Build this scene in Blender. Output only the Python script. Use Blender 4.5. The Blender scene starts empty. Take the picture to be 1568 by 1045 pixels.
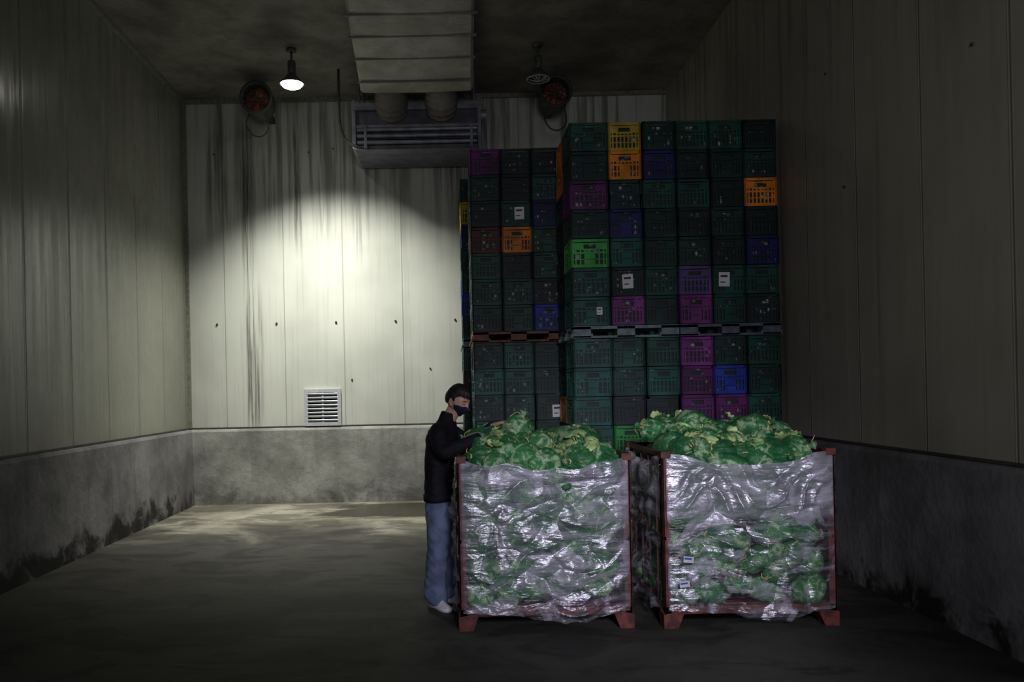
import bpy, math, random, bmesh
from mathutils import Vector, Matrix, noise
random.seed(7)
ZOOM = None
scene = bpy.context.scene
COL = scene.collection
pi = math.pi

# ------------------------------------------------------------------ node helpers
def newmat(name):
    m = bpy.data.materials.new(name); m.use_nodes = True
    nt = m.node_tree; nt.nodes.clear()
    out = nt.nodes.new('ShaderNodeOutputMaterial')
    return m, nt, out
def setin(nt, sock, v):
    if v is None: return
    if isinstance(v, bpy.types.NodeSocket): nt.links.new(v, sock)
    else:
        if sock.type == 'RGBA' and len(v) == 3: v = (*v, 1)
        sock.default_value = v
def M_(nt, op, a, b=None, clamp=False):
    n = nt.nodes.new('ShaderNodeMath'); n.operation = op; n.use_clamp = clamp
    setin(nt, n.inputs[0], a); setin(nt, n.inputs[1], b)
    return n.outputs[0]
def POS(nt):
    n = nt.nodes.new('ShaderNodeNewGeometry'); s = nt.nodes.new('ShaderNodeSeparateXYZ')
    nt.links.new(n.outputs['Position'], s.inputs[0])
    return n.outputs['Position'], s.outputs
def OBJ(nt):
    n = nt.nodes.new('ShaderNodeTexCoord'); return n.outputs['Object']
def SCALE(nt, v, s, loc=(0,0,0)):
    n = nt.nodes.new('ShaderNodeMapping'); nt.links.new(v, n.inputs['Vector'])
    n.inputs['Scale'].default_value = s; n.inputs['Location'].default_value = loc
    return n.outputs[0]
def NOISE(nt, v, scale=5, detail=4, rough=.5, dist=0):
    n = nt.nodes.new('ShaderNodeTexNoise'); nt.links.new(v, n.inputs['Vector'])
    n.inputs['Scale'].default_value = scale; n.inputs['Detail'].default_value = detail
    n.inputs['Roughness'].default_value = rough; n.inputs['Distortion'].default_value = dist
    return n.outputs['Fac']
def RAMP(nt, f, a, b, va=0.0, vb=1.0):
    n = nt.nodes.new('ShaderNodeMapRange'); n.interpolation_type = 'SMOOTHSTEP'
    setin(nt, n.inputs[0], f)
    for i, x in enumerate((a, b, va, vb)): n.inputs[i+1].default_value = x
    return n.outputs[0]
def MIX(nt, f, a, b):
    n = nt.nodes.new('ShaderNodeMix'); n.data_type = 'RGBA'
    setin(nt, n.inputs[0], f); setin(nt, n.inputs[6], a); setin(nt, n.inputs[7], b)
    return n.outputs[2]
def BUMP(nt, h, strength=.3, dist=.01):
    n = nt.nodes.new('ShaderNodeBump'); nt.links.new(h, n.inputs['Height'])
    n.inputs['Strength'].default_value = strength; n.inputs['Distance'].default_value = dist
    return n.outputs[0]
def PRINC(nt, color, rough=.6, metal=0, normal=None, spec=.5, emis=None, es=0, sheen=0):
    n = nt.nodes.new('ShaderNodeBsdfPrincipled')
    setin(nt, n.inputs['Base Color'], color); setin(nt, n.inputs['Roughness'], rough)
    n.inputs['Metallic'].default_value = metal; n.inputs['Specular IOR Level'].default_value = spec
    if normal is not None: nt.links.new(normal, n.inputs['Normal'])
    if emis: n.inputs['Emission Color'].default_value = (*emis, 1); n.inputs['Emission Strength'].default_value = es
    return n.outputs[0]
def simple(name, color, rough=.6, metal=0, var=.25, scale=20, bump=.15, spec=.5, bd=.003):
    m, nt, out = newmat(name)
    v = OBJ(nt); f = NOISE(nt, v, scale, 4)
    c2 = tuple(c*(1-var) for c in color); c1 = tuple(min(1, c*(1+var)) for c in color)
    col = MIX(nt, RAMP(nt, f, .35, .65), c2, c1)
    b = BUMP(nt, NOISE(nt, v, scale*3, 3), bump, bd)
    nt.links.new(PRINC(nt, col, rough, metal, b, spec), out.inputs[0])
    return m

# ------------------------------------------------------------------ mesh builder
class MB:
    def __init__(s): s.v = []; s.f = []; s.m = []
    def add(s, verts, faces, mat=0, M=None):
        o = len(s.v)
        s.v += [(M @ Vector(p)) if M else Vector(p) for p in verts]
        s.f += [tuple(i+o for i in f) for f in faces]
        s.m += [mat]*len(faces)
    def box(s, x0, x1, y0, y1, z0, z1, mat=0, M=None):
        vs = [(x0,y0,z0),(x1,y0,z0),(x1,y1,z0),(x0,y1,z0),(x0,y0,z1),(x1,y0,z1),(x1,y1,z1),(x0,y1,z1)]
        s.add(vs, [(3,2,1,0),(4,5,6,7),(0,1,5,4),(1,2,6,5),(2,3,7,6),(3,0,4,7)], mat, M)
    def rings(s, rings, mat=0, cap=True, M=None):
        n = len(rings[0]); vs = [p for r in rings for p in r]; fs = []
        for i in range(len(rings)-1):
            for j in range(n):
                a = i*n+j; b = i*n+(j+1) % n
                fs.append((a, b, b+n, a+n))
        if cap:
            fs.append(tuple(range(n-1, -1, -1))); fs.append(tuple(range((len(rings)-1)*n, len(rings)*n)))
        s.add(vs, fs, mat, M)
    def tube(s, pts, rad, seg=12, mat=0, M=None, ref=(0,0,1), flat=1.0, cap=True):
        pts = [Vector(p) for p in pts]
        if not isinstance(rad, (list, tuple)): rad = [rad]*len(pts)
        rs = []; u = None
        for i, p in enumerate(pts):
            t = (pts[min(i+1, len(pts)-1)]-pts[max(i-1, 0)]).normalized()
            if u is None:
                r = Vector(ref)
                if abs(t.dot(r)) > .95: r = Vector((1,0,0)) if abs(t.x) < .9 else Vector((0,1,0))
                u = t.cross(r).normalized()
            else: u = (u-t*u.dot(t)).normalized()
            w = t.cross(u)
            rs.append([p+u*math.cos(a)*rad[i]+w*math.sin(a)*rad[i]*flat for a in [2*pi*k/seg for k in range(seg)]])
        s.rings(rs, mat, cap, M)
    def ball(s, c, r, mat=0, nu=16, nv=10, M=None):
        if not isinstance(r, (list, tuple)): r = (r, r, r)
        rs = []
        for i in range(nv+1):
            th = .02+(pi-.04)*i/nv
            rs.append([(c[0]+r[0]*math.sin(th)*math.cos(2*pi*k/nu), c[1]+r[1]*math.sin(th)*math.sin(2*pi*k/nu), c[2]-r[2]*math.cos(th)) for k in range(nu)])
        s.rings(rs, mat, True, M)
    def obj(s, name, mats, parent=None, smooth=False, bevel=0):
        me = bpy.data.meshes.new(name); me.from_pydata([tuple(p) for p in s.v], [], s.f)
        for m in mats: me.materials.append(m)
        me.polygons.foreach_set('material_index', s.m)
        if smooth: me.polygons.foreach_set('use_smooth', [True]*len(s.f))
        me.update()
        ob = bpy.data.objects.new(name, me); COL.objects.link(ob)
        if parent: ob.parent = parent
        if bevel:
            b = ob.modifiers.new('bevel', 'BEVEL'); b.width = bevel; b.segments = 2
        return ob
def empty(name, loc=(0,0,0), rz=0):
    e = bpy.data.objects.new(name, None); COL.objects.link(e); e.location = loc; e.rotation_euler = (0,0,rz)
    return e
def bez(pts, n=8):
    P = [Vector(p) for p in pts]; P = [2*P[0]-P[1]]+P+[2*P[-1]-P[-2]]; out = []
    for i in range(1, len(P)-2):
        for k in range(n):
            t = k/n
            out.append(.5*((2*P[i])+(-P[i-1]+P[i+1])*t+(2*P[i-1]-5*P[i]+4*P[i+1]-P[i+2])*t*t+(-P[i-1]+3*P[i]-3*P[i+1]+P[i+2])*t**3))
    out.append(P[-2]); return out
def sst(a, b, x):
    t = max(0, min(1, (x-a)/(b-a))); return t*t*(3-2*t)

# ------------------------------------------------------------------ room dims
XL, XR, YB, YF, ZC, ZL = -4.05, 3.47, 12.4, -2.5, 6.29, 1.16

def panel_mat(name, axis, base, streaks=(), rough=.35, grime=1.0, gz=(3.4, 5.8)):
    m, nt, out = newmat(name)
    P, xyz = POS(nt)
    a = xyz[0] if axis == 'X' else xyz[1]
    z = xyz[2]
    n1 = NOISE(nt, SCALE(nt, P, (9, 9, .35)), 1.0, 5, .6)
    n2 = NOISE(nt, P, .8, 3)
    n3 = NOISE(nt, SCALE(nt, P, (22, 22, .5)), 1.0, 5, .7)
    base2 = tuple(c*.8 for c in base)
    col = MIX(nt, RAMP(nt, n2, .35, .7), base, base2)
    top = RAMP(nt, z, gz[0], gz[1])
    f = M_(nt, 'MULTIPLY', M_(nt, 'MULTIPLY', RAMP(nt, n1, .46, .66), top), grime, True)
    col = MIX(nt, f, col, (.055, .05, .038))
    f0 = M_(nt, 'MULTIPLY', RAMP(nt, n3, .5, .75), .22*grime+.05)
    col = MIX(nt, f0, col, (.14, .135, .09))
    for (x0, w, za, zb, amt) in streaks:
        wob = M_(nt, 'MULTIPLY', M_(nt, 'SUBTRACT', n1, .5), w*1.6)
        d = M_(nt, 'ABSOLUTE', M_(nt, 'ADD', M_(nt, 'SUBTRACT', a, x0), wob))
        g = RAMP(nt, d, w, 0)
        zz = M_(nt, 'MULTIPLY', RAMP(nt, z, za-.4, za+.3), RAMP(nt, z, zb+.3, zb-.5))
        h = M_(nt, 'MULTIPLY', M_(nt, 'MULTIPLY', g, zz), M_(nt, 'MULTIPLY', RAMP(nt, n3, .36, .62), amt), True)
        col = MIX(nt, h, col, (.045, .042, .03))
    fr = M_(nt, 'FRACT', M_(nt, 'DIVIDE', M_(nt, 'ADD', a, 100.12), .925))
    dl = M_(nt, 'ABSOLUTE', M_(nt, 'SUBTRACT', fr, .5))
    seam = RAMP(nt, dl, .010, .003)
    lip = RAMP(nt, M_(nt, 'ABSOLUTE', M_(nt, 'SUBTRACT', dl, .018)), .008, 0)
    col = MIX(nt, M_(nt, 'MULTIPLY', seam, .5), col, (.12, .115, .09))
    h = M_(nt, 'ADD', M_(nt, 'SUBTRACT', M_(nt, 'MULTIPLY', lip, .5), seam), M_(nt, 'MULTIPLY', NOISE(nt, SCALE(nt, P, (5, 5, .4)), 1, 2), 1.5))
    rg = RAMP(nt, n1, .3, .7, rough-.06, rough+.2)
    nt.links.new(PRINC(nt, col, rg, 0, BUMP(nt, h, .35, .012), .5), out.inputs[0])
    return m
def concrete(name, base, axis='X', mold=0, rough=.8):
    m, nt, out = newmat(name)
    P, xyz = POS(nt)
    n1 = NOISE(nt, P, 1.6, 6, .6); n2 = NOISE(nt, P, 14, 4, .6); n4 = NOISE(nt, SCALE(nt, P, (6, 6, .8)), 1, 4, .6)
    col = MIX(nt, RAMP(nt, n1, .3, .7), tuple(c*.6 for c in base), tuple(c*1.25 for c in base))
    col = MIX(nt, M_(nt, 'MULTIPLY', RAMP(nt, n2, .5, .8), .35), col, tuple(c*.4 for c in base))
    col = MIX(nt, M_(nt, 'MULTIPLY', RAMP(nt, n4, .5, .75), .5), col, tuple(c*.45 for c in base))
    if mold:
        z = xyz[2]
        nm = NOISE(nt, SCALE(nt, P, (2.2, 2.2, 2.0)), 1, 7, .68, .5)
        hm = M_(nt, 'ADD', nm, RAMP(nt, z, .05, .6, .12, -.18))
        col = MIX(nt, M_(nt, 'MULTIPLY', RAMP(nt, hm, .50, .68), mold), col, (.012, .011, .01))
    nt.links.new(PRINC(nt, col, rough, 0, BUMP(nt, M_(nt, 'ADD', n1, n2), .4, .02), .3), out.inputs[0])
    return m

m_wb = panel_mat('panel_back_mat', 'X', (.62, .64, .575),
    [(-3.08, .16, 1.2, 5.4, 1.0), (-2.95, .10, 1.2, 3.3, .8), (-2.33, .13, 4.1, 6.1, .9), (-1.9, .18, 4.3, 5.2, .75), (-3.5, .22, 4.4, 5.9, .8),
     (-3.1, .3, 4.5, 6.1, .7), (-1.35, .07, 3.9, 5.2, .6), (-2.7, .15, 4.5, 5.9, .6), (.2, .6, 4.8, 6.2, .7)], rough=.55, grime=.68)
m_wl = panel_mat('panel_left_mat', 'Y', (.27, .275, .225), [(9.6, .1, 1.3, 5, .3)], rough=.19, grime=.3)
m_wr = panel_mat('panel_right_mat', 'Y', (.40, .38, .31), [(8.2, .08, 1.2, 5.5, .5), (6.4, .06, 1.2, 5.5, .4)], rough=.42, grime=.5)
m_cb = concrete('curb_concrete_mat', (.32, .32, .295), mold=.45)
m_cs = concrete('curb_side_concrete_mat', (.20, .197, .20), mold=.95)
m_ce = concrete('ceiling_mat', (.23, .215, .18), rough=.75)

m_fl, nt, out = newmat('floor_concrete_mat')
P, xyz = POS(nt)
n1 = NOISE(nt, P, .7, 6, .6, .6); n2 = NOISE(nt, P, 9, 5, .65); n5 = NOISE(nt, SCALE(nt, P, (.55, 2.2, 1)), 1, 4, .6, .5)
n6 = NOISE(nt, SCALE(nt, P, (.9, 1.6, 1)), 1.3, 5, .65, .8)
col = MIX(nt, RAMP(nt, n1, .35, .65), (.14, .13, .10), (.32, .31, .25))
col = MIX(nt, M_(nt, 'MULTIPLY', RAMP(nt, n2, .5, .8), .5), col, (.06, .055, .045))
wx = M_(nt, 'MULTIPLY', RAMP(nt, xyz[0], -2.6, -.9), RAMP(nt, xyz[0], 2.4, .6))
wy = M_(nt, 'MULTIPLY', RAMP(nt, xyz[1], 10.2, 11.1), RAMP(nt, xyz[1], 12.3, 11.9))
wet = RAMP(nt, M_(nt, 'ADD', M_(nt, 'MULTIPLY', n5, .55), M_(nt, 'MULTIPLY', M_(nt, 'MULTIPLY', wx, wy), .35)), .44, .51)
col = MIX(nt, M_(nt, 'MULTIPLY', wet, .85), col, (.035, .03, .02))
col = MIX(nt, M_(nt, 'MULTIPLY', RAMP(nt, n6, .50, .58), .6), col, (.05, .046, .035))
near_shade = RAMP(nt, M_(nt, 'ADD', xyz[1], M_(nt, 'MULTIPLY', M_(nt, 'SUBTRACT', n1, .5), 3.5)), 11.0, 9.0)  # lamp falloff painted into the floor colour, darker towards the camera
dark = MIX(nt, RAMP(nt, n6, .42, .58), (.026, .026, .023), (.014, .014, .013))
col = MIX(nt, M_(nt, 'MULTIPLY', near_shade, .88), col, dark)
rg = RAMP(nt, M_(nt, 'ADD', M_(nt, 'MULTIPLY', wet, .6), M_(nt, 'MULTIPLY', n1, .3)), .1, .8, .72, .25)
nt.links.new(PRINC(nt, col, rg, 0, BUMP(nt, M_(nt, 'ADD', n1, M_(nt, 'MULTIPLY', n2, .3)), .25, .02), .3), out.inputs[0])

def boxobj(name, x0, x1, y0, y1, z0, z1, mat, bevel=0):
    b = MB(); b.box(x0, x1, y0, y1, z0, z1); return b.obj(name, [mat], bevel=bevel)
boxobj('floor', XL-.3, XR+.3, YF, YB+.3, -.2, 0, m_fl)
boxobj('ceiling', XL-.3, XR+.3, YF, YB+.3, ZC, ZC+.2, m_ce)
boxobj('wall_back', XL-.3, XR+.3, YB, YB+.3, 0, ZC, m_wb)
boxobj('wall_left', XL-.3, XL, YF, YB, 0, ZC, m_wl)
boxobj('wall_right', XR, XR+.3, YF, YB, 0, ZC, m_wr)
def curb(name, prof, axis, a0, a1, mat):
    b = MB()
    rs = []
    for i in range(2):
        a = (a0, a1)[i]
        rs.append([(a, p[0], p[1]) if axis == 'X' else (p[0], a, p[1]) for p in prof])
    b.rings(rs); return b.obj(name, [mat])
curb('baseboard_back', [(YB, 0), (YB-.09, 0), (YB-.07, ZL-.03), (YB-.05, ZL), (YB, ZL+.015)], 'X', XL, XR, m_cb)
curb('baseboard_left', [(XL, 0), (XL+.09, 0), (XL+.07, ZL-.03), (XL+.05, ZL), (XL, ZL+.015)], 'Y', YF, YB, m_cs)
curb('baseboard_right', [(XR, 0), (XR-.05, 0), (XR-.045, ZL-.03), (XR-.03, ZL), (XR, ZL+.015)], 'Y', YF, YB, m_cs)
m_dark = simple('shadow_strip_and_fittings_mat', (.05, .05, .045), .6)
m_trimc = simple('trim_corner_mat', (.2, .2, .16), .5)
boxobj('curb_shadow_1', XL, XR, YB-.02, YB, ZL+.015, ZL+.035, m_dark)  # dark strips along the curb tops paint in a shadow line
boxobj('curb_shadow_2', XL, XL+.02, YF, YB, ZL+.015, ZL+.035, m_dark)
boxobj('curb_shadow_3', XR-.02, XR, YF, YB, ZL+.015, ZL+.035, m_dark)
boxobj('trim_4', XL, XL+.05, YB-.05, YB, ZL+.03, ZC, m_trimc)
boxobj('trim_5', XL, XR, YB-.06, YB, ZC-.06, ZC, m_trimc)
boxobj('trim_6', XL, XL+.06, YF, YB-.06, ZC-.06, ZC, m_trimc)

m_bolt = simple('bolt_mat', (.09, .085, .075), .4, .6)
b = MB()
for k in range(8):
    x = -3.58+.925*k
    if x < 3.3: b.tube([(x, YB+.01, 2.8), (x, YB-.018, 2.8)], .016, 10)
for (x, z) in [(-3.58, 5.45), (-2.1, 5.45), (-1.72, 5.5), (-1.5, 1.9), (-.28, 2.05)]:
    b.tube([(x, YB+.01, z), (x, YB-.015, z)], .013, 10)
for (y, z) in [(5.2, 3.9), (6.9, 3.4), (7.2, 4.5)]:
    b.tube([(XR+.01, y, z), (XR-.012, y, z)], .011, 10)
b.obj('wall_panel_bolts', [m_bolt], smooth=True)

# ------------------------------------------------------------------ wall vent grille
m_white = simple('vent_white_mat', (.55, .57, .60), .45, .2, .1)
m_black = simple('black_void_mat', (.01, .01, .01), .9)
b = MB(); vx, vz, hw = -1.96, 1.475, .285
for r in ((-hw, hw, -hw, -hw+.055), (-hw, hw, hw-.055, hw), (-hw, -hw+.055, -hw+.055, hw-.055), (hw-.055, hw, -hw+.055, hw-.055)):
    b.box(vx+r[0], vx+r[1], YB-.045, YB, vz+r[2], vz+r[3], 0)
b.box(vx-hw+.05, vx+hw-.05, YB-.008, YB, vz-hw+.05, vz+hw-.05, 1)
for k in range(8):
    z = vz-hw+.085+k*.058
    Mx = Matrix.Translation((vx, YB-.028, z)) @ Matrix.Rotation(math.radians(-35), 4, 'X')
    b.box(-hw+.05, hw-.05, -.022, .022, -.004, .004, 0, Mx)
b.box(vx-.012, vx+.012, YB-.03, YB-.01, vz-hw+.05, vz+hw-.05, 0)
b.obj('wall_vent_grille', [m_white, m_black])

# ------------------------------------------------------------------ ceiling lamps
m_enamel = simple('lamp_enamel_mat', (.10, .11, .10), .4, .3)
def bulbmat(name, col, s):
    m, nt, out = newmat(name)
    nt.links.new(PRINC(nt, (.8, .8, .75), .3, emis=col, es=s), out.inputs[0]); return m
m_bulb_on = bulbmat('bulb_lit_mat', (1, .97, .88), 20)
m_bulb_off = simple('bulb_off_mat', (.3, .3, .28), .2)
def lamp(x, y, on):
    e = empty('ceiling_lamp', (x, y, ZC)); b = MB()
    b.tube([(0,0,0), (0,0,-.03)], .07, 20, 0); b.tube([(0,0,-.02), (0,0,-.2)], .016, 10, 0)
    b.tube([(0,0,-.16), (0,0,-.18), (0,0,-.31), (0,0,-.33)], [.045, .055, .055, .05], 20, 0)
    prof = [(.05, -.32), (.07, -.36), (.115, -.41), (.16, -.45), (.165, -.47), (.158, -.47), (.11, -.42), (.06, -.37), (.03, -.345)]
    rs = [[(r*math.cos(2*pi*k/28), r*math.sin(2*pi*k/28), z) for k in range(28)] for r, z in prof]
    b.rings(rs, 0, False)
    b.tube([(0,0,-.33), (0,0,-.37)], .03, 16, 0)
    b.obj('shade', [m_enamel], e, True)
    b2 = MB()
    if on:
        rs = [[(r*math.cos(2*pi*k/24), r*math.sin(2*pi*k/24), z) for k in range(24)] for r, z in [(.135, -.452), (.14, -.475), (.12, -.50), (.075, -.52), (.02, -.525)]]
        b2.rings(rs); b2.obj('bulb', [m_bulb_on], e, True)
    else:
        b2.ball((0,0,-.42), .05); b2.obj('bulb', [m_bulb_off], e, True)
        b3 = MB()
        b3.tube([(.15*math.cos(2*pi*k/24), .15*math.sin(2*pi*k/24), -.47) for k in range(25)], .007, 6)
        for k in range(4):
            a = pi*k/4; b3.tube([(.15*math.cos(a), .15*math.sin(a), -.47), (0,0,-.5), (-.15*math.cos(a), -.15*math.sin(a), -.47)], .004, 5)
        b3.obj('cage', [m_white], e, True)
lamp(-2.0, 10.6, True); lamp(1.28, 10.6, False)

m_red = simple('rust_red_lens_mat', (.26, .075, .03), .45, 0, .5, 8)
def roundlamp(x, y, z, loop=True):
    e = empty('round_wall_fan', (x, y, z)); b = MB()
    prof = [(.20, .35), (.215, .3), (.22, .0), (.235, -.02), (.235, -.06), (.2, -.06), (.185, -.02), (.17, .05)]
    b.rings([[(r*math.cos(2*pi*k/32), yy, r*math.sin(2*pi*k/32)) for k in range(32)] for r, yy in prof], 0, False)
    b.tube([(0,.35,.05), (0,.35, ZC-z)], .02, 8, 0)
    b.box(-.05, .05, .3, YB-y, -.04, .04, 0)
    for k in range(6):
        a = pi*k/6; b.tube([(.2*math.cos(a), -.045, .2*math.sin(a)), (0,-.055,0), (-.2*math.cos(a), -.045, -.2*math.sin(a))], .005, 5, 0)
    b.tube([(.1*math.cos(2*pi*k/32), -.05, .1*math.sin(2*pi*k/32)) for k in range(33)], .005, 6, 0, ref=(0,1,0))
    b.obj('housing', [m_dark], e, True)
    b = MB()
    b.ball((0, .06, 0), .045, 0)
    for k in range(4):
        a = k*pi/2+.3; Mx = Matrix.Rotation(a, 4, 'Y') @ Matrix.Translation((.1, .06, 0)) @ Matrix.Rotation(.5, 4, 'X')
        b.ball((0,0,0), (.075, .008, .055), 0, 14, 8, Mx)
    rr = [[(r*math.cos(2*pi*k/32), .12, r*math.sin(2*pi*k/32)) for k in range(32)] for r in (.18, .01)]
    b.rings(rr, 0, False)
    b.obj('blades', [m_red], e, True)
    if loop:
        b = MB(); b.tube(bez([(-.12, .05, -.2), (-.16, .04, -.36), (-.08, .05, -.5), (.05, .05, -.53), (.15, .05, -.42), (.13, .05, -.2)]), .012, 8)
        b.obj('cable', [m_dark], e, True)
roundlamp(-2.66, 11.4, 5.94); roundlamp(1.62, 11.4, 5.94)

# ------------------------------------------------------------------ cooler unit + ducts
m_metal = simple('cooler_metal_mat', (.22, .23, .27), .45, .3, .25, 6)
m_metald = simple('cooler_dark_mat', (.10, .105, .13), .5, .3, .25, 6)
def foil(nm='duct_foil_mat', k=1.0):
    m, nt, out = newmat(nm); v = OBJ(nt)
    n1 = NOISE(nt, v, 2.2, 5, .6); n2 = NOISE(nt, SCALE(nt, v, (3, 9, 3)), 2, 5, .6, 1)
    col = MIX(nt, RAMP(nt, n1, .35, .7), (.34*k, .325*k, .28*k), (.54*k, .52*k, .46*k))
    nt.links.new(PRINC(nt, col, .55, .1, BUMP(nt, n2, .6, .04)), out.inputs[0]); return m
m_foil = foil(); m_foild = foil('duct_round_mat', .5)
e = empty('ceiling_air_cooler', (0,0,0)); b = MB()
b.box(-1.27, .52, 11.35, 12.3, 5.30, 5.80, 1)
b.box(-1.29, -1.24, 11.3, 12.3, 5.16, 5.85, 0); b.box(.49, .54, 11.3, 12.3, 5.16, 5.85, 0)
b.box(-1.29, .54, 11.28, 11.35, 5.70, 5.80, 0)
for z, r in ((5.42, .03), (5.33, .028), (5.24, .03)): b.tube([(-1.22, 11.3, z), (.48, 11.3, z)], r, 12, 0)
b.box(-1.25, .5, 11.3, 12.25, 5.14, 5.20, 1)
b.box(-1.25, .5, 11.32, 11.38, 5.46, 5.50, 0)
for x in (-1.1, .4): b.box(x-.02, x+.02, 11.27, 11.31, 5.16, 5.48, 0)
b.tube([(.54, 11.4, 5.62), (.62, 11.4, 5.62)], .09, 20, 0); b.tube([(.6, 11.4, 5.6), (.61, 11.4, 5.1)], .02, 8, 0)
for x in (-1.2, .45):
    for y in (11.45, 12.2): b.tube([(x, y, 5.8), (x, y, ZC)], .015, 8, 0)
b.obj('housing', [m_metal, m_metald], e, False, .004)
b = MB()
for cx in (-.72, -.02):
    pts = bez([(cx, 11.10, 6.22), (cx, 11.11, 5.98), (cx, 11.20, 5.80), (cx, 11.45, 5.70)], 14)
    rad = [.215+(.018 if i % 4 < 2 else 0) for i in range(len(pts))]
    b.tube(pts, rad, 32, 0, ref=(1,0,0))
b.obj('round_duct', [m_foild], e, True)
b = MB()
secs = [(10.9, 5.80), (10.62, 5.84), (10.60, 5.852), (10.1, 5.94), (10.08, 5.93), (9.62, 6.01), (9.60, 6.0), (9.2, 6.08), (9.18, 6.07), (8.6, 6.16), (8.1, 6.21)]
rs = []
for i, (y, z) in enumerate(secs):
    t = (11.0-y)/2.9
    x0 = -1.12+.06*t; x1 = .42-.05*t
    rr = .035
    rs.append([(x0, y, ZC), (x0, y, z+rr), (x0+rr, y, z), ((x0*2+x1)/3, y, z-.012), ((x0+2*x1)/3, y, z-.012), (x1-rr, y, z), (x1, y, z+rr), (x1, y, ZC)])
b.rings(rs, 0); b.obj('rect_duct', [m_foil], e, False)
b = MB()
for (y, z) in ((10.61, 5.838), (10.09, 5.928), (9.61, 5.998), (9.19, 6.068)):
    b.box(-1.125, .425, y-.012, y+.012, z-.02, z+.005, 0)
b.obj('duct_flange', [m_foild], e, False, .003)
b = MB(); b.tube(bez([(-1.47, 11.3, ZC), (-1.47, 11.3, 5.8), (-1.46, 11.3, 5.5), (-1.38, 11.3, 5.28), (-1.2, 11.3, 5.18), (-1.0, 11.35, 5.16)]), .02, 8)
b.obj('cable', [m_dark], e, True)

# ------------------------------------------------------------------ plastic crates
def plastic(name, c, rough=.5):
    m, nt, out = newmat(name); P, xyz = POS(nt)
    n = NOISE(nt, P, 3.1, 3); n2 = NOISE(nt, P, 40, 3)
    col = MIX(nt, RAMP(nt, n, .35, .65), tuple(k*.6 for k in c), tuple(k*1.2 for k in c))
    col = MIX(nt, M_(nt, 'MULTIPLY', RAMP(nt, n2, .55, .8), .25), col, tuple(k*.4+.015 for k in c))
    nt.links.new(PRINC(nt, col, rough, 0, BUMP(nt, n2, .05, .002), .3), out.inputs[0]); return m
CR = {'g': plastic('crate_green', (.012, .085, .058)), 'd': plastic('crate_darkgreen', (.010, .048, .042)), 'k': plastic('crate_black', (.013, .028, .03)),
      't': plastic('crate_teal', (.015, .11, .09)), 'y': plastic('crate_yellow', (.60, .42, .03)), 'o': plastic('crate_orange', (.90, .28, .015)),
      'p': plastic('crate_purple', (.13, .018, .14)), 'm': plastic('crate_magenta', (.30, .05, .32)), 'v': plastic('crate_violet', (.18, .10, .38)),
      'n': plastic('crate_navy', (.02, .02, .15)), 'b': plastic('crate_blue', (.02, .05, .45)), 'l': plastic('crate_lime', (.07, .52, .10)),
      'r': plastic('crate_brown', (.11, .024, .014)), 'G': plastic('crate_grassgreen', (.03, .28, .05))}
KEYS = list(CR.keys()); KI = {k: i for i, k in enumerate(KEYS)}
m_cont, nt, out = newmat('crate_contents_shade_mat')
P, xyz = POS(nt); vn = nt.nodes.new('ShaderNodeTexVoronoi'); vn.inputs['Scale'].default_value = 16
nt.links.new(P, vn.inputs['Vector'])
f = M_(nt, 'MULTIPLY', RAMP(nt, vn.outputs['Distance'], .45, .1), RAMP(nt, NOISE(nt, P, 3.5, 3), .44, .60))
nt.links.new(PRINC(nt, MIX(nt, f, (.008, .018, .015), (.50, .56, .50)), .6), out.inputs[0])  # near-black base paints the shade inside the crates, pale specks are produce
m_paper = simple('paper_label_mat', (.85, .85, .88), .6, 0, .05)
CONT = len(KEYS)
def crate(b, x, y, z, w, d, h, k):
    M = Matrix.Translation((x+w/2+random.uniform(-.005, .005), y+d/2+random.uniform(-.010, .008), z)) @ Matrix.Rotation(random.uniform(-.01, .01), 4, 'Z')
    c = KI[k]; W = w/2-.005; D = d/2-.005; t = .014
    b.box(-W+.022, W-.022, -D+.022, D-.022, .01, h-.035, CONT, M)
    holes = random.random() < .5
    for s in (-1, 1):
        def F(x0, x1, z0, z1, o=.004, tt=t):
            ya, yb = (D-o-tt, D-o); ya, yb = (ya, yb) if s > 0 else (-yb, -ya)
            b.box(x0, x1, ya, yb, z0, z1, c, M)
        def S(y0, y1, z0, z1, o=.004, tt=t):
            xa, xb = (W-o-tt, W-o); xa, xb = (xa, xb) if s > 0 else (-xb, -xa)
            b.box(xa, xb, y0, y1, z0, z1, c, M)
        for (G, L) in ((F, W), (S, D)):
            G(-L, L, h-.032, h-.004, 0, .02); G(-L+.006, L-.006, h-.058, h-.045, .002)
            G(-L+.004, L-.004, .004, .035, .003)
            G(-L, -L+.03, .004, h-.01, 0, .02); G(L-.03, L, .004, h-.01, 0, .02)
            hz = h*.52
            G(-L+.02, L-.02, hz-.009, hz+.009)
            G(-L+.02, -.062, h-.11, h-.04); G(.062, L-.02, h-.11, h-.04)
            G(-.07, .07, h-.12, h-.10, .0); G(-L+.02, L-.02, h*.28, h*.28+.009)
            nsl = 7 if L == W else 10
            for i in range(nsl):
                xx = -L+.03+(2*L-.06)*(i+.5)/nsl
                G(xx-.0075, xx+.0075, .03, h-.1, .005, .011)
            if holes: G(-.055, .055, .03, h*.5, .004)
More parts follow.
